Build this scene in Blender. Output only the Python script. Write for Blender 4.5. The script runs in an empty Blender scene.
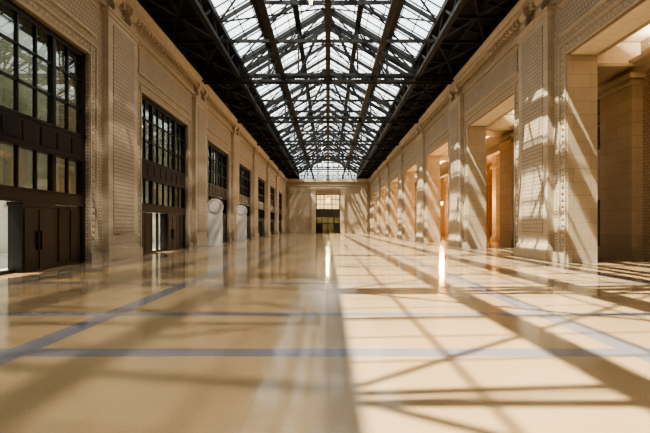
import bpy, math, random
from mathutils import Vector
random.seed(4)
S=bpy.context.scene
# ------------------------------------------------------------------ materials
def newmat(name):
    m=bpy.data.materials.new(name); m.use_nodes=True
    nt=m.node_tree; nt.nodes.clear()
    out=nt.nodes.new('ShaderNodeOutputMaterial')
    return m,nt,out
def N(nt,t,**kw):
    n=nt.nodes.new(t)
    for k,v in kw.items(): setattr(n,k,v)
    return n
def M(nt,op,a,b=None,c=None):
    n=nt.nodes.new('ShaderNodeMath'); n.operation=op
    for i,v in enumerate((a,b,c)):
        if v is None: continue
        if isinstance(v,(int,float)): n.inputs[i].default_value=v
        else: nt.links.new(v,n.inputs[i])
    return n.outputs[0]
def mixc(nt,f,a,b,mode='MIX'):
    n=nt.nodes.new('ShaderNodeMix'); n.data_type='RGBA'; n.blend_type=mode
    for s,v in ((n.inputs[0],f),(n.inputs[6],a),(n.inputs[7],b)):
        if isinstance(v,(int,float)): s.default_value=v
        elif isinstance(v,tuple): s.default_value=(*v,1)
        else: nt.links.new(v,s)
    return n.outputs[2]
def pbsdf(nt,out,col,rough=.5,metal=0,spec=.5,bump=None,bs=.3,bd=.02,coat=0,coatr=.05):
    p=N(nt,'ShaderNodeBsdfPrincipled')
    if isinstance(col,tuple): p.inputs['Base Color'].default_value=(*col,1)
    else: nt.links.new(col,p.inputs['Base Color'])
    if isinstance(rough,(int,float)): p.inputs['Roughness'].default_value=rough
    else: nt.links.new(rough,p.inputs['Roughness'])
    p.inputs['Metallic'].default_value=metal
    p.inputs['Specular IOR Level'].default_value=spec
    p.inputs['Coat Weight'].default_value=coat; p.inputs['Coat Roughness'].default_value=coatr
    if bump is not None:
        b=N(nt,'ShaderNodeBump'); b.inputs['Strength'].default_value=bs; b.inputs['Distance'].default_value=bd
        nt.links.new(bump,b.inputs['Height']); nt.links.new(b.outputs[0],p.inputs['Normal'])
    nt.links.new(p.outputs[0],out.inputs[0]); return p
def pos(nt):
    g=N(nt,'ShaderNodeNewGeometry'); s=N(nt,'ShaderNodeSeparateXYZ'); nt.links.new(g.outputs['Position'],s.inputs[0])
    return g.outputs['Position'],s.outputs
def noise(nt,vec,scale,detail=3,rough=.5):
    n=N(nt,'ShaderNodeTexNoise'); n.inputs['Scale'].default_value=scale; n.inputs['Detail'].default_value=detail
    n.inputs['Roughness'].default_value=rough
    nt.links.new(vec,n.inputs['Vector']); return n.outputs[0]
def brickmat(name,c1,c2,mort,bw,bh,ms=.02,rough=.65,bs=.5,off=.5,bd=.03):
    m,nt,out=newmat(name); P,xyz=pos(nt)
    h=M(nt,'ADD',xyz[0],xyz[1]); c=N(nt,'ShaderNodeCombineXYZ')
    nt.links.new(h,c.inputs[0]); nt.links.new(xyz[2],c.inputs[1])
    b=N(nt,'ShaderNodeTexBrick'); b.offset=off
    b.inputs['Scale'].default_value=1; b.inputs['Brick Width'].default_value=bw; b.inputs['Row Height'].default_value=bh
    b.inputs['Mortar Size'].default_value=ms; b.inputs['Mortar Smooth'].default_value=.3; b.inputs['Bias'].default_value=0
    b.inputs['Color1'].default_value=(*c1,1); b.inputs['Color2'].default_value=(*c2,1); b.inputs['Mortar'].default_value=(*mort,1)
    nt.links.new(c.outputs[0],b.inputs['Vector'])
    n=noise(nt,P,.8,4); col=mixc(nt,.45,b.outputs['Color'],mixc(nt,n,(.35,.34,.32),(.7,.7,.7)),'OVERLAY')
    inv=M(nt,'SUBTRACT',1,b.outputs['Fac'])
    pbsdf(nt,out,col,rough,bump=inv,bs=bs,bd=bd); return m
m_wall=brickmat('buff_pressed_tile',(.46,.38,.27),(.39,.32,.225),(.22,.17,.115),.30,.15,.018,bs=.5,bd=.02)
m_stone=brickmat('buff_ashlar_stone',(.48,.40,.29),(.42,.345,.25),(.30,.24,.165),1.6,.62,.012,bs=.3)
m_diap=brickmat('diaper_relief_tile',(.46,.38,.275),(.41,.335,.24),(.25,.195,.135),.20,.20,.028,bs=.5)
def plain(name,col,rough=.5,metal=0,ns=3,var=.15,spec=.5):
    m,nt,out=newmat(name); P,_=pos(nt); n=noise(nt,P,ns,3)
    c=mixc(nt,n,tuple(x*(1-var) for x in col),tuple(min(1,x*(1+var)) for x in col))
    pbsdf(nt,out,c,rough,metal,spec); return m
m_trim=plain('carved_limestone',(.46,.38,.275),.6)
m_plaster=plain('aisle_plaster',(.72,.62,.47),.7)
m_iron=plain('black_painted_iron',(.010,.010,.011),.6,spec=.3)
m_deck=plain('dark_roof_deck',(.018,.017,.018),.8,spec=.2)
m_bronze=plain('dark_bronze_frame',(.018,.013,.011),.35,.3)
m_panel=plain('dark_brown_panel',(.022,.013,.010),.4,.1)
m_black=plain('black_metal_door',(.008,.008,.009),.3)
m_white=plain('white_painted_wood',(.85,.85,.83),.5,var=.02)
m_greyin=plain('light_grey_inset',(.55,.56,.55),.5,var=.03)
m_out=plain('neighbour_render_wall',(.60,.62,.55),.8,ns=.6)
m_ground=plain('outdoor_paving',(.50,.50,.45),.8,ns=1)
m_wood=plain('warm_oak_panelling',(.50,.31,.16),.5)
m_plinth=plain('buff_plinth_marble',(.36,.30,.22),.35)
def glass(name,tint,gl=.06,milk=0.,rough=.02):
    m,nt,out=newmat(name); P,xyz=pos(nt)
    t=N(nt,'ShaderNodeBsdfTransparent'); g=N(nt,'ShaderNodeBsdfGlossy'); g.inputs['Roughness'].default_value=rough
    n=noise(nt,P,.35,3)
    nt.links.new(mixc(nt,n,tuple(x*.75 for x in tint),tuple(min(1,x*1.12) for x in tint)),t.inputs[0])
    a=N(nt,'ShaderNodeMixShader'); a.inputs[0].default_value=gl
    nt.links.new(t.outputs[0],a.inputs[1]); nt.links.new(g.outputs[0],a.inputs[2]); last=a
    if milk:
        tr=N(nt,'ShaderNodeBsdfTranslucent'); tr.inputs[0].default_value=(.8,.88,.9,1)
        b=N(nt,'ShaderNodeMixShader'); b.inputs[0].default_value=milk
        nt.links.new(a.outputs[0],b.inputs[1]); nt.links.new(tr.outputs[0],b.inputs[2]); last=b
    nt.links.new(last.outputs[0],out.inputs[0]); return m
m_sky=glass('skylight_glass',(.88,.94,.95),.04,.08)
m_glass=glass('storefront_glass',(.38,.40,.36),.12)
m_dglass=glass('clear_door_glass',(.9,.92,.9),.07)
m_endglass=glass('end_window_glass',(.9,.88,.82),.05,.08)
def emis(name,col,s):
    m,nt,out=newmat(name); e=N(nt,'ShaderNodeEmission'); e.inputs[0].default_value=(*col,1); e.inputs[1].default_value=s
    nt.links.new(e.outputs[0],out.inputs[0]); return m
m_bulb=emis('lamp_bulb',(1,.75,.45),12)
# floor
m_floor,nt,out=newmat('polished_terrazzo'); P,xyz=pos(nt)
ax=M(nt,'ABSOLUTE',xyz[0])
def band(v,c,w): return M(nt,'LESS_THAN',M(nt,'ABSOLUTE',M(nt,'SUBTRACT',v,c)),w)
ty=M(nt,'PINGPONG',M(nt,'ADD',xyz[1],-5.7+70),3.5)
ty2=M(nt,'PINGPONG',M(nt,'ADD',xyz[1],-8.2+70),7.0)
gb=M(nt,'MAXIMUM',M(nt,'MAXIMUM',band(ax,4.1,.20),band(ax,9.4,.2)),M(nt,'MAXIMUM',M(nt,'LESS_THAN',ty,.18),M(nt,'LESS_THAN',ty2,.15)))
n1=noise(nt,P,60,2,.7); n2=noise(nt,P,.5,3); n3=noise(nt,P,25,3,.7)
tan=mixc(nt,n2,(.34,.24,.135),(.45,.325,.19)); tan=mixc(nt,.45,tan,mixc(nt,n1,(.1,.08,.05),(1,.92,.8)),'OVERLAY')
gry=mixc(nt,n3,(.14,.128,.135),(.29,.265,.275))
dl=M(nt,'MAXIMUM',M(nt,'LESS_THAN',M(nt,'PINGPONG',M(nt,'ADD',xyz[0],100.0),.68),.006),M(nt,'LESS_THAN',M(nt,'PINGPONG',M(nt,'ADD',xyz[1],100),.7),.006))
tan=mixc(nt,M(nt,'MULTIPLY',dl,.25),tan,(.25,.18,.1))
col=mixc(nt,gb,tan,gry)
rg=M(nt,'MULTIPLY_ADD',n2,.06,.085)
pbsdf(nt,out,col,rg,spec=.42,bump=noise(nt,P,2.2,3),bs=.16,bd=.02)
# ------------------------------------------------------------------ mesh builder
class MB:
    def __init__(s): s.v=[]; s.f=[]; s.mi=[]; s.mats=[]
    def m(s,mat):
        if mat not in s.mats: s.mats.append(mat)
        return s.mats.index(mat)
    def hexa(s,pts,mat):
        b=len(s.v); s.v+=[tuple(p) for p in pts]
        for q in ((0,3,2,1),(4,5,6,7),(0,1,5,4),(1,2,6,5),(2,3,7,6),(3,0,4,7)): s.f.append([b+i for i in q]); s.mi.append(s.m(mat))
    def box(s,x0,x1,y0,y1,z0,z1,mat):
        x0,x1=sorted((x0,x1)); y0,y1=sorted((y0,y1)); z0,z1=sorted((z0,z1))
        s.hexa([(x0,y0,z0),(x1,y0,z0),(x1,y1,z0),(x0,y1,z0),(x0,y0,z1),(x1,y0,z1),(x1,y1,z1),(x0,y1,z1)],mat)
    def beam(s,a,b,w,h,mat,up=(0,0,1)):
        a=Vector(a); b=Vector(b); d=(b-a).normalized(); u=Vector(up)
        if abs(d.dot(u))>.98: u=Vector((0,1,0))
        r=d.cross(u).normalized(); u=r.cross(d).normalized(); r*=w/2; u*=h/2
        s.hexa([a-r-u,a+r-u,a+r+u,a-r+u,b-r-u,b+r-u,b+r+u,b-r+u],mat)
    def poly(s,pts,mat):
        b=len(s.v); s.v+=[tuple(p) for p in pts]; s.f.append(list(range(b,b+len(pts)))); s.mi.append(s.m(mat))
    def prism(s,pts,off,mat):
        n=len(pts); b=len(s.v); o=Vector(off)
        s.v+=[tuple(p) for p in pts]+[tuple(Vector(p)+o) for p in pts]
        k=s.m(mat)
        s.f.append(list(range(b,b+n))); s.f.append([b+n+i for i in range(n)][::-1]); s.mi+=[k,k]
        for i in range(n):
            j=(i+1)%n; s.f.append([b+i,b+n+i,b+n+j,b+j]); s.mi.append(k)
    def cyl(s,c,r0,r1,h,mat,n=16):
        x,y,z=c; b=len(s.v); k=s.m(mat)
        for i in range(n):
            a=2*math.pi*i/n; s.v.append((x+r0*math.cos(a),y+r0*math.sin(a),z))
        for i in range(n):
            a=2*math.pi*i/n; s.v.append((x+r1*math.cos(a),y+r1*math.sin(a),z+h))
        for i in range(n):
            j=(i+1)%n; s.f.append([b+i,b+j,b+n+j,b+n+i]); s.mi.append(k)
        s.f.append([b+i for i in range(n)][::-1]); s.f.append([b+n+i for i in range(n)]); s.mi+=[k,k]
    def stud(s,x,y,z,dx,r,mat):
        b=len(s.v); k=s.m(mat)
        s.v+=[(x,y-r,z-r),(x,y+r,z-r),(x,y+r,z+r),(x,y-r,z+r),(x+dx,y-r*.5,z-r*.5),(x+dx,y+r*.5,z-r*.5),(x+dx,y+r*.5,z+r*.5),(x+dx,y-r*.5,z+r*.5)]
        for q in ((4,5,6,7),(0,1,5,4),(1,2,6,5),(2,3,7,6),(3,0,4,7)): s.f.append([b+i for i in q]); s.mi.append(k)
    def make(s,name,parent=None,recalc=True):
        me=bpy.data.meshes.new(name); me.from_pydata(s.v,[],s.f)
        for m in s.mats: me.materials.append(m)
        me.polygons.foreach_set('material_index',s.mi); me.update()
        if recalc:
            import bmesh
            bm=bmesh.new(); bm.from_mesh(me); bmesh.ops.recalc_face_normals(bm,faces=bm.faces); bm.to_mesh(me); bm.free()
        o=bpy.data.objects.new(name,me); S.collection.objects.link(o)
        if parent: o.parent=parent
        return o
# ------------------------------------------------------------------ dims
W=11.0; TH=1.4; Y0=-9.0; Y1=113.0; HO=9.6; HC=14.1; HT=15.0
CEN=[15.7+14*k for k in range(-1,7)]; HW=4.25
PIER=[c+7 for c in CEN[:-1]]+[CEN[0]-7]
segs=[]; prev=Y0
for c in CEN: segs.append((prev,c-HW)); prev=c+HW
segs.append((prev,Y1))
b=MB(); b.box(-W-TH,24.5,Y0-.5,Y1+12,-.3,0,m_floor); b.make('floor')
b=MB(); b.box(-40,-W-TH-.01,-40,140,-.4,-.05,m_ground); b.make('ground_outdoor')
def arcade(sg,name):
    b=MB(); t=MB()
    xi=sg*W; xo=sg*(W+TH)
    for (a,c) in segs: b.box(xi,xo,a,c,0,HT,m_wall)
    for c in CEN: b.box(xi,xo,c-HW,c+HW,HO,HT,m_wall)
    b.make(name)
    q=-sg
    side='left' if sg<0 else 'right'
    for p in PIER:
        if p+2<Y0: continue
        t.box(xi+q*.3,xi-.0,p-1.6,p+1.6,.6,12.2,m_stone)
        t.box(xi+q*.34,xi+q*.3,p-1.15,p+1.15,1.3,11.7,m_diap)
        t.box(xi+q*.42,xi,p-1.72,p+1.72,0,.55,m_plinth)
        t.box(xi+q*.38,xi,p-1.7,p+1.7,.55,.75,m_trim)
        t.box(xi+q*.36,xi,p-1.7,p+1.7,12.0,12.2,m_trim)
        t.box(xi+q*.42,xi,p-1.8,p+1.8,12.2,12.35,m_trim)
        for dy in (-.9,.9):
            pts=[(xi,p+dy-.3,12.35),(xi+q*.35,p+dy-.3,12.35),(xi+q*.42,p+dy-.3,12.6),(xi+q*.33,p+dy-.3,12.9),(xi+q*.5,p+dy-.3,13.15),(xi+q*.5,p+dy-.3,13.4),(xi,p+dy-.3,13.4)]
            t.prism(pts,(0,.6,0),m_trim)
        t.box(xi+q*.12,xi,p-2.75,p+2.75,0,.45,m_plinth)
        for s2 in (-1,1):
            if sg>0: t.box(xi+sg*.02,xi+sg*(TH-.01),p+s2*2.75,p+s2*2.79,0,HO-.02,m_stone)
    t.make('trim_pilasters_'+side)
    t=MB()
    for c in CEN:
        for s2 in (-1,1):
            ya=c+s2*HW
            t.box(xi+q*.07,xi,ya+s2*.02,ya+s2*.10,.45,HO+.6,m_trim)
            t.box(xi+q*.07,xi,ya+s2*.52,ya+s2*.6,.45,HO+.6,m_trim)
            z=.9
            while z<HO+.2:
                t.stud(xi,ya+s2*.31,z,q*.06,.10,m_trim); z+=.3
        t.box(xi+q*.07,xi,c-HW-.1,c+HW+.1,HO+.02,HO+.10,m_trim)
        t.box(xi+q*.07,xi,c-HW-.6,c+HW+.6,HO+.52,HO+.6,m_trim)
        y=c-HW-.3
        while y<c+HW+.4:
            t.stud(xi,y,HO+.31,q*.06,.10,m_trim); y+=.3
        t.box(xi+q*.06,xi,c-4.6,c+4.6,10.7,12.0,m_diap)
        t.box(xi+q*.11,xi,c-4.75,c+4.75,12.0,12.12,m_trim); t.box(xi+q*.11,xi,c-4.75,c+4.75,10.58,10.7,m_trim)
    t.make('trim_opening_surrounds_'+side)
    t=MB()
    t.box(xi+q*.15,xi,Y0,Y1,12.42,12.6,m_trim)
    prof=[(0,13.3),(.18,13.3),(.2,13.5),(.34,13.6),(.36,13.8),(.46,13.95),(.5,14.1),(0,14.1)]
    t.prism([(xi+q*a,Y0,z) for a,z in prof],(0,Y1-Y0,0),m_trim)
    y=Y0+.2
    while y<Y1: t.box(xi+q*.32,xi+q*.14,y,y+.22,13.12,13.42,m_trim); y+=.45
    y=Y0+.2
    while y<Y1: t.stud(xi,y,12.85,q*.07,.12,m_trim); y+=.4
    t.box(xi+q*.3,xi,Y0,Y1,14.1,14.9,m_iron)
    t.make('cornice_'+side)
arcade(-1,'wall_left'); arcade(1,'wall_right')
# ------------------------------------------------------------------ left storefronts
for k,c in enumerate(CEN):
    b=MB(); X=-W-.32
    y0,y1=c-HW+.01,c+HW-.01
    def V(y,w,z0,z1,d=.16,m=m_bronze): b.box(X-d/2,X+d/2,y-w/2,y+w/2,z0,z1,m)
    def H(z,w,d=.16,m=m_bronze,ya=y0,yb=y1): b.box(X-d/2,X+d/2,ya,yb,z-w/2,z+w/2,m)
    V(y0+.12,.24,2.56,HO,.3); V(y1-.12,.24,2.56,HO,.3)
    H(HO-.1,.2,.3)
    b.box(X-.14,X+.14,y0,y1,4.65,5.75,m_panel)
    H(5.75,.12,.36); H(4.65,.12,.36)
    b.box(X-.14,X+.14,y0,y1,2.6,3.05,m_panel); H(3.05,.1,.34); H(2.62,.1,.34)
    n=8; pw=(HW*2-.4)/n
    for i in range(1,n):
        y=y0+.2+pw*i; w=.2 if i in (2,6) else .08
        V(y,w,5.75,HO-.15,.24 if w>.1 else .14); V(y,w,3.05,4.65,.24 if w>.1 else .14)
    for z in (7.0,8.3): H(z,.08,.14)
    for i in range(n):
        y=y0+.2+pw*i; b.box(X+.14,X+.18,y+.12,y+pw-.12,4.85,5.55,m_bronze)
    b.box(X-.01,X+.01,y0+.2,y1-.2,3.05,HO-.1,m_glass)
    b.make('window_%d'%(k+1))
    b=MB()
    V(y0+.12,.24,0,2.56,.3); V(y1-.12,.24,0,2.56,.3)
    b.box(X-.01,X+.01,y0+.2,y1-.2,.1,2.55,m_dglass)
    H(.06,.12,.2)
    for i in (1,2,3,5,6,7): V(y0+.2+pw*i,.1,0,2.55,.16)
    b.box(X-.06,X+.06,y1-2.75,y1-.2,0,2.55,m_panel)
    for i in range(3): b.box(X+.06,X+.1,y1-2.7+i*.83,y1-2.0+i*.83,.2,2.4,m_bronze)
    if k>1: b.box(X-.06,X+.06,y0+.2,y0+.2+pw*2,0,2.55,m_panel)
    b.box(X-.1,X+.40,y1-4.5,y1-2.75,0,2.42,m_black)
    b.box(X-.1,X+.46,y1-4.56,y1-2.69,2.42,2.55,m_black)
    b.box(X+.4,X+.43,y1-4.4,y1-3.67,.1,2.3,m_black); b.box(X+.4,X+.43,y1-3.58,y1-2.85,.1,2.3,m_black)
    for dy in (-3.72,-3.53): b.box(X+.43,X+.5,y1+dy-.02,y1+dy+.02,.8,1.5,m_bronze)
    b.make('door_%d'%(k+1))
b=MB(); b.box(-20,-19.5,-30,135,0,13,m_out)
for i in range(0,30): b.box(-19.5,-19.4,-28+i*5.4,-26+i*5.4,3,10,m_ground)
b.make('neighbour_building')
def backdrop(x,y,w,h):
    b=MB(); n=20; R=w*.5
    pts=[(x-w/2*.86,y,0),(x+w/2*.86,y,0),(x+w/2*.86,y,h-R*1.7)]
    arc=[(-.55)+ (math.pi+1.1)*i/n for i in range(n+1)]
    pts+=[(x+R*math.cos(a),y,h-R+R*math.sin(a)) for a in arc]
    pts+=[(x-w/2*.86,y,h-R*1.7)]
    b.prism(pts,(0,.18,0),m_white)
    b.prism([(x+R*.78*math.cos(2*math.pi*i/28),y-.04,h-R+R*.78*math.sin(2*math.pi*i/28)) for i in range(28)],(0,.06,0),m_greyin)
    b.prism([(x+R*.68*math.cos(2*math.pi*i/28),y-.07,h-R+R*.68*math.sin(2*math.pi*i/28)) for i in range(28)],(0,.06,0),m_white)
    b.box(x-w*.3,x+w*.3,y-.04,y,.3,h-2*R-.15,m_white)
    b.box(x-w*.46,x+w*.46,y-.1,y+.3,0,.15,m_white)
    b.make('arched_backdrop')
backdrop(-10.1,38.6,1.5,4.2); backdrop(-10.1,50.4,1.35,4.2)
# ------------------------------------------------------------------ right aisle
XB=15.6
b=MB()
prev=Y0
for k,c in enumerate(CEN):
    if k>=3:
        b.box(XB,XB+.6,prev,c-5.4,0,10.9,m_wall); b.box(XB,XB+.6,c-5.4,c+5.4,8.6,10.9,m_wall); prev=c+5.4
    elif k==2:
        b.box(XB,XB+.6,prev,c-4.9,0,10.9,m_wall)
        b.box(XB,XB+.6,c-4.9,c+4.9,3.25,6.1,m_wall); b.box(XB,XB+.6,c-4.9,c+4.9,9.2,10.9,m_wall)
        prev=c+4.9
b.box(XB,XB+.6,prev,Y1,0,10.9,m_wall)
b.make('wall_aisle_right')
b=MB()
for p in PIER:
    b.box(XB-.55,XB,p-1.25,p+1.25,.5,9.0,m_stone)
    b.box(XB-.65,XB,p-1.35,p+1.35,0,.6,m_plinth)
    b.box(XB-.65,XB,p-1.35,p+1.35,8.75,8.9,m_trim); b.box(XB-.75,XB,p-1.45,p+1.45,9.0,9.25,m_trim)
    b.box(W+TH,XB,p-1.1,p+1.1,9.75,10.85,m_plaster)
    b.box(W+TH+.02,XB,p-1.3,p+1.3,9.6,9.75,m_trim)
b.prism([(XB,Y0,9.25),(XB-.2,Y0,9.25),(XB-.3,Y0,9.55),(XB-.6,Y0,9.75),(XB-.6,Y0,9.95),(XB,Y0,9.95)],(0,Y1-Y0,0),m_trim)
b.prism([(W+TH,Y0,9.6),(W+TH+.2,Y0,9.6),(W+TH+.5,Y0,9.85),(W+TH+.5,Y0,10.05),(W+TH,Y0,10.05)],(0,Y1-Y0,0),m_trim)
for c in CEN: b.box(W+.12,W+TH-.12,c-HW+.12,c+HW-.12,HO-.05,HO,m_plaster)
b.make('trim_aisle')
b=MB(); b.box(W+TH,25,Y0,Y1,10.9,11.2,m_plaster); b.make('ceiling_aisle')
for c in CEN:  # added trough and fill light per bay, only to brighten the aisle ceiling
    b=MB(); b.box(XB-.5,XB-.3,c-5,c+5,9.96,10.02,m_bronze); b.box(XB-.52,XB-.49,c-5,c+5,9.96,10.12,m_trim)
    o=b.make('added_fill_trough')
    l=bpy.data.lights.new('added_fill_uplight','AREA'); l.shape='RECTANGLE'; l.size=.15; l.size_y=9.5; l.energy=1100; l.color=(1,.84,.64)
    lo=bpy.data.objects.new('added_fill_uplight',l); S.collection.objects.link(lo); lo.location=(XB-.4,c,10.06)
    lo.rotation_euler=(0,math.radians(180+30),0); lo.parent=o
c=CEN[2]; b=MB()
ya,yb=c-4.9,c+4.9
for i in range(0,10):
    y=ya+.08+i*(9.8-.16)/9; b.box(XB+.1,XB+.25,y-.07,y+.07,6.1,9.2,m_bronze)
for z in (6.17,7.6,8.2,9.13): b.box(XB+.1,XB+.25,ya,yb,z-.07,z+.07,m_bronze)
b.box(XB+.17,XB+.19,ya,yb,6.1,9.2,m_glass); b.box(XB-.08,XB+.3,ya-.1,yb+.1,5.95,6.1,m_trim)
b.make('window_aisle')
b=MB(); b.box(XB+.2,XB+.3,ya,yb,0,3.25,m_black)
for i in range(0,9):
    y=ya+.05+i*(9.7)/8; b.box(XB+.1,XB+.2,y-.05,y+.05,0,3.25,m_bronze)
    if i<8: b.box(XB+.15,XB+.2,y+.2,y+1.0,.3,2.2,m_panel); b.box(XB+.15,XB+.2,y+.2,y+1.0,2.4,3.0,m_panel)
b.make('door_aisle')
b=MB(); b.box(24,24.5,20,Y1,0,11,m_wood)
for i in range(60): b.box(23.85,24,22+i*1.5,22.15+i*1.5,0,9.5,m_wood)
b.box(23.8,24,20,Y1,3.2,3.4,m_wood); b.box(23.8,24,20,Y1,7.8,8.1,m_wood)
b.make('wall_lounge')
b=MB()
for i,y in enumerate([46.7+7*j for j in range(9)]):
    b.box(20.6,21.8,y-.6,y+.6,0,10.9,m_stone); b.box(20.4,22,y-.8,y+.8,0,.5,m_plinth); b.box(20.4,22,y-.8,y+.8,8.9,9.3,m_trim)
b.make('lounge_columns')
b=MB(); b.box(XB+.6,24.5,34.8,35.2,0,11,m_wood); b.make('wall_lounge_end')
b=MB(); b.box(W,25,Y1,Y1+.5,0,15,m_wall); b.make('wall_aisle_far')
b=MB(); b.box(W,25,Y0-.5,Y0,0,15,m_wall); b.make('wall_aisle_near')
b=MB(); b.box(XB+.6,24.5,26,26.4,0,11,m_wall); b.make('wall_service')
def lantern(x,y,z,top,parentname='hanging_lantern',energy=250,col=(1,.62,.30),r=1.):
    b=MB(); b.box(x-.015,x+.015,y-.015,y+.015,z+.3*r,top,m_iron)
    b.cyl((x,y,z-.25*r),.14*r,.2*r,.5*r,m_bulb,12); b.cyl((x,y,z+.25*r),.25*r,.04,.25*r,m_iron,12); b.cyl((x,y,z-.32*r),.06*r,.16*r,.07*r,m_iron,12)
    o=b.make(parentname)
    if energy:
        l=bpy.data.lights.new('lantern_light','POINT'); l.energy=energy; l.color=col; l.shadow_soft_size=.3
        lo=bpy.data.objects.new('lantern_light',l); S.collection.objects.link(lo); lo.location=(x,y,z-.6); lo.parent=o
for k in range(3,8): lantern(18.6,CEN[k]-1,5.5,10.9,energy=2800,col=(1,.58,.25))
# ------------------------------------------------------------------ end walls
DW=3.15
b=MB()
b.box(-W-TH,-DW,Y1,Y1+.6,0,14.2,m_wall); b.box(DW,W+TH,Y1,Y1+.6,0,14.2,m_wall); b.box(-DW,DW,Y1,Y1+.6,10.2,14.2,m_wall)
for s in (-1,1):
    b.prism([(s*7.6,Y1,14.2),(s*(W+TH),Y1,14.2),(s*(W+TH),Y1,15.3),(s*7.6,Y1,16.1)],(0,.6,0),m_deck)
b.make('wall_far')
b=MB()
for s in (-1,1):
    b.box(s*3.3,s*4.3,Y1-.3,Y1,0,11.2,m_stone); b.box(s*3.2,s*4.4,Y1-.4,Y1,10.9,11.2,m_trim)
    b.box(s*8.6,s*10.2,Y1-.3,Y1,0,12.2,m_stone)
b.box(-4.5,4.5,Y1-.4,Y1,11.2,11.7,m_trim); b.box(-4.7,4.7,Y1-.6,Y1,11.7,11.9,m_trim)
b.box(-W,W,Y1-.5,Y1,13.4,14.2,m_trim); b.box(-W,W,Y1-.2,Y1,12.4,12.6,m_trim)
b.make('trim_far')
b=MB()
for i in range(7):
    x=-DW+.08+i*(2*DW-.16)/6; w=.22 if i in (0,2,4,6) else .10; b.box(x-w/2,x+w/2,Y1+.2,Y1+.35,6.2,10.2,m_bronze)
for z in (6.27,7.6,8.9,10.12): b.box(-DW,DW,Y1+.2,Y1+.35,z-.08,z+.08,m_bronze)
b.box(-DW,DW,Y1+.26,Y1+.28,6.2,10.2,m_endglass); b.make('window_far')
b=MB()
b.box(-DW,DW,Y1+.15,Y1+.45,4.3,6.19,m_panel); b.box(-DW,DW,Y1+.1,Y1+.5,4.2,4.4,m_bronze)
for i in range(5):
    x=-DW+.1+i*(2*DW-.2)/4; b.box(x-.1,x+.1,Y1+.15,Y1+.4,0,4.3,m_bronze)
b.box(-DW,DW,Y1+.2,Y1+.3,2.5,2.7,m_bronze)
b.box(-DW,-DW*.5,Y1+.3,Y1+.4,0,2.5,m_black); b.box(DW*.5,DW,Y1+.3,Y1+.4,0,2.5,m_black)
b.box(-DW,DW,Y1+.34,Y1+.36,0,4.3,m_glass)
b.make('door_far')
b=MB(); b.box(-6,6,Y1+10,Y1+10.4,0,11,m_plaster); b.make('wall_lobby')
b=MB(); b.box(-6.4,-6,Y1+.7,Y1+10,0,11,m_plaster); b.make('wall_lobby_left')
b=MB(); b.box(6,6.4,Y1+.7,Y1+10,0,11,m_plaster); b.make('wall_lobby_right')
b=MB(); b.box(-6,6,Y1+.7,Y1+10,11,11.3,m_plaster); b.make('ceiling_lobby')
lantern(0,Y1+5,9.0,11,'lobby_chandelier',7500,(1,.84,.56),2)
b=MB()
yg=Y1+.3
b.poly([(-7.5,yg,14.2),(7.5,yg,14.2),(7.5,yg,15.9),(0,yg,20.4),(-7.5,yg,15.9)],m_endglass)
for i in range(-5,6):
    x=i*1.36; b.beam((x,yg-.1,14.2),(x,yg-.1,15.9+4.5*(1-abs(x)/7.5)),.12,.12,m_iron)
for z in (15.7,17.2):
    hw=7.5 if z<15.9 else 7.5*(1-(z-15.9)/4.5); b.beam((-hw,yg-.1,z),(hw,yg-.1,z),.12,.14,m_iron)
last=None
for i in range(17):
    a=math.pi*i/16; p=(6.2*math.cos(a),yg-.25,14.3+4.7*math.sin(a))
    if last: b.beam(last,p,.3,.3,m_iron)
    last=p
b.beam((-7.5,yg-.15,15.9),(0,yg-.15,20.4),.4,.4,m_iron); b.beam((7.5,yg-.15,15.9),(0,yg-.15,20.4),.4,.4,m_iron)
b.box(-7.6,7.6,Y1+.05,Y1+.5,14.1,14.4,m_iron)
b.make('window_gable')
b=MB(); b.box(-W-TH,W+TH,Y0-.5,Y0,0,15,m_wall)
b.prism([(-12.4,Y0-.5,15),(12.4,Y0-.5,15),(7.5,Y0-.5,16),(0,Y0-.5,20.6),(-7.5,Y0-.5,16)],(0,.5,0),m_deck)
b.make('wall_near')
# ------------------------------------------------------------------ roof
EX=7.5; ZE=15.8; ZR=20.3
def zr(x): return ZR-(ZR-ZE)*abs(x)/EX
b=MB()
for s in (-1,1):
    b.prism([(s*12.6,Y0-.5,15.0),(s*EX,Y0-.5,15.85),(s*EX,Y0-.5,16.1),(s*12.6,Y0-.5,15.3)],(0,Y1-Y0+1.1,0),m_deck)
b.make('ceiling')
b=MB()
for s in (-1,1):
    b.poly([(s*EX,Y0,ZE+.22),(s*EX,Y1+.0,ZE+.22),(0,Y1+.0,ZR+.22),(0,Y0,ZR+.22)],m_sky)
b.make('skylight_glazing',recalc=False)
b=MB()
nb=int((Y1-Y0)/1.1667)
for i in range(nb+1):
    y=Y0+i*1.1667
    for s in (-1,1): b.beam((s*EX,y,ZE+.12),(0,y,ZR+.12),.04,.09,m_iron)
for j in range(0,8):
    x=EX*j/7
    for s in (-1,1): b.beam((s*x,Y0,zr(x)+.1),(s*x,Y1,zr(x)+.1),.05,.09,m_iron)
b.make('skylight_glazing_bars')
b=MB()
b.beam((0,Y0,ZR-.25),(0,Y1,ZR-.25),.5,.5,m_iron)
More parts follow.
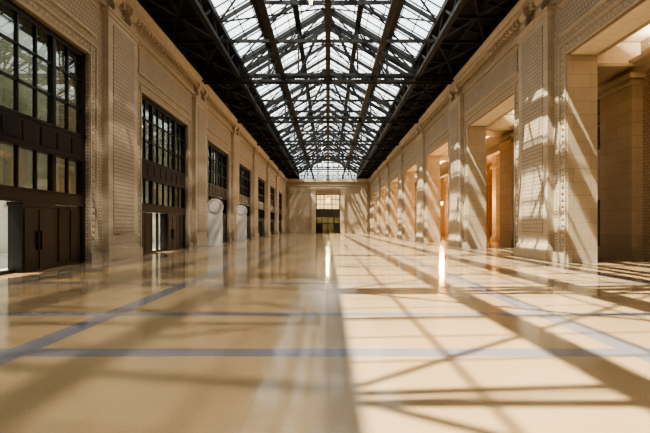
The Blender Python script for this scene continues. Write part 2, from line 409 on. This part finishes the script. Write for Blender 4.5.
for s in (-1,1):
    for x in (2.5,5.0): b.beam((s*x,Y0,zr(x)-.2),(s*x,Y1,zr(x)-.2),.42,.35,m_iron)
    b.beam((s*EX,Y0,ZE-.1),(s*EX,Y1,ZE-.1),.35,.4,m_iron); b.beam((s*EX,Y0,14.25),(s*EX,Y1,14.25),.35,.3,m_iron)
    y=Y0; k=0
    while y<Y1-1:
        a,c=(14.3,ZE-.2) if k%2==0 else (ZE-.2,14.3)
        b.beam((s*EX,y,a),(s*EX,min(y+1.75,Y1),c),.12,.12,m_iron); y+=1.75; k+=1
    b.beam((s*9.3,Y0,14.9),(s*9.3,Y1,14.9),.16,.35,m_iron)
    b.beam((s*10.7,Y0,14.3),(s*10.7,Y1,14.3),.3,.4,m_iron)
    b.beam((s*3.75,Y0,14.3),(s*3.75,Y1,14.3),.36,.2,m_iron)
b.beam((0,Y0,14.3),(0,Y1,14.3),.36,.2,m_iron)
b.make('roof_purlins')
def truss(y,main=True):
    b=MB(); g=.28 if main else 0
    for dy in ((-g,g) if main else (0,)):
        w=.14
        b.beam((-W,y+dy,14.45),(W,y+dy,14.45),w,.18,m_iron)
        b.beam((-W,y+dy,13.95),(W,y+dy,13.95),w,.18,m_iron) if main else None
        for s in (-1,1):
            b.beam((s*W,y+dy,14.9),(s*EX,y+dy,ZE-.15),w,.25,m_iron)
            b.beam((s*EX,y+dy,ZE-.25),(0,y+dy,ZR-.25),w,.32,m_iron)
            if main:
                b.beam((s*EX,y+dy,ZE-1.2),(0,y+dy,ZR-1.3),.12,.18,m_iron)
            for x in (EX,5.0,2.5): b.beam((s*x,y+dy,14.4),(s*x,y+dy,zr(x)-.2),.10,.12,m_iron)
            b.beam((s*EX,y+dy,14.45),(s*5,y+dy,zr(5)-.3),.10,.12,m_iron)
            b.beam((s*5,y+dy,14.45),(s*2.5,y+dy,zr(2.5)-.3),.10,.12,m_iron)
            b.beam((s*2.5,y+dy,14.45),(0,y+dy,ZR-.4),.10,.12,m_iron)
            b.beam((s*W,y+dy,14.0),(s*9.3,y+dy,15.2),.1,.12,m_iron); b.beam((s*9.3,y+dy,15.2),(s*EX,y+dy,14.2),.1,.12,m_iron)
        b.beam((0,y+dy,14.4),(0,y+dy,ZR-.3),.12,.12,m_iron)
    if main:
        n=28
        for i in range(n):
            x=-W+2*W*i/n; a,c=(13.95,14.45) if i%2 else (14.45,13.95)
            for dy in (-g,g): b.beam((x,y+dy,a),(x+2*W/n,y+dy,c),.07,.07,m_iron)
    b.make('roof_truss')
T=[y for y in [22.7+14*k for k in range(-2,7)] if Y0<y<Y1]
for y in T: truss(y)
b=MB()
def rafter(y,deep):
    for s in (-1,1):
        b.beam((s*EX,y,ZE-.1),(0,y,ZR-.1),.13,.26,m_iron); b.beam((s*W,y,14.9),(s*EX,y,ZE-.1),.14,.25,m_iron)
        if deep: b.beam((s*5,y,zr(5)-.3),(0,y,16.9),.08,.12,m_iron)
        b.beam((s*W,y,14.35),(s*EX,y,14.35),.12,.2,m_iron)
    if deep:
        b.beam((-5,y,zr(5)-.2),(5,y,zr(5)-.2),.08,.18,m_iron)
        b.beam((0,y,16.9),(0,y,ZR-.2),.1,.12,m_iron); b.beam((-EX,y,14.4),(EX,y,14.4),.16,.2,m_iron)
y=T[0]-14
while y<Y1:
    for j in (1,2,3):
        yy=y+3.5*j
        if Y0<yy<Y1: rafter(yy,j==2)
    for s in (-1,1):
        for q in (0,7):
            if y+q>Y0 and y+q+7<Y1:
                b.beam((s*EX,y+q,14.35),(s*10.7,y+q+7,14.35),.1,.1,m_iron); b.beam((s*10.7,y+q,14.35),(s*EX,y+q+7,14.35),.1,.1,m_iron)
                b.beam((s*EX,y+q,zr(EX)-.1),(0,y+q+7,ZR-.1),.10,.10,m_iron); b.beam((0,y+q,ZR-.1),(s*EX,y+q+7,zr(EX)-.1),.10,.10,m_iron)
    y+=14
b.make('roof_rafters')
for y in T[2:]: lantern(-.9,y+.0,13.4,13.95,'pendant_lamp',0,r=.5)
# ------------------------------------------------------------------ light
def sun(name,d,e,col,ang):
    l=bpy.data.lights.new(name,'SUN'); l.energy=e; l.color=col; l.angle=ang
    o=bpy.data.objects.new(name,l); S.collection.objects.link(o); o.rotation_euler=Vector(d).to_track_quat('-Z','Y').to_euler(); o.location=(-20,0,40)
sun('sun',(1,.34,-2.08),36,(1,.91,.76),math.radians(.5))
sun('sun_reflected',(-1,.85,-2.15),4.5,(1,.92,.8),math.radians(.9))
w=bpy.data.worlds.new('sky'); S.world=w; w.use_nodes=True; nt=w.node_tree; nt.nodes.clear()
o=N(nt,'ShaderNodeOutputWorld'); bg=N(nt,'ShaderNodeBackground'); tc=N(nt,'ShaderNodeTexCoord')
n=noise(nt,tc.outputs['Generated'],3.5,5,.55)
r=N(nt,'ShaderNodeValToRGB'); r.color_ramp.elements[0].position=.36; r.color_ramp.elements[1].position=.54
r.color_ramp.elements[0].color=(.58,.72,.85,1); r.color_ramp.elements[1].color=(.98,.98,.97,1)
nt.links.new(n,r.inputs[0]); nt.links.new(r.outputs[0],bg.inputs[0]); bg.inputs[1].default_value=4.5
nt.links.new(bg.outputs[0],o.inputs[0])
# ------------------------------------------------------------------ camera
c=bpy.data.cameras.new('camera'); co=bpy.data.objects.new('camera',c); S.collection.objects.link(co)
co.location=(0,0,1.65); co.rotation_euler=(math.radians(90),0,0); c.sensor_width=36; c.lens=433/650*36
c.shift_x=-3/650; c.shift_y=10.5/650; c.clip_end=500
S.camera=co
S.view_settings.view_transform='AgX'
try: S.view_settings.look='AgX - Medium High Contrast'
except Exception as e: print(e)
S.view_settings.exposure=-0.4
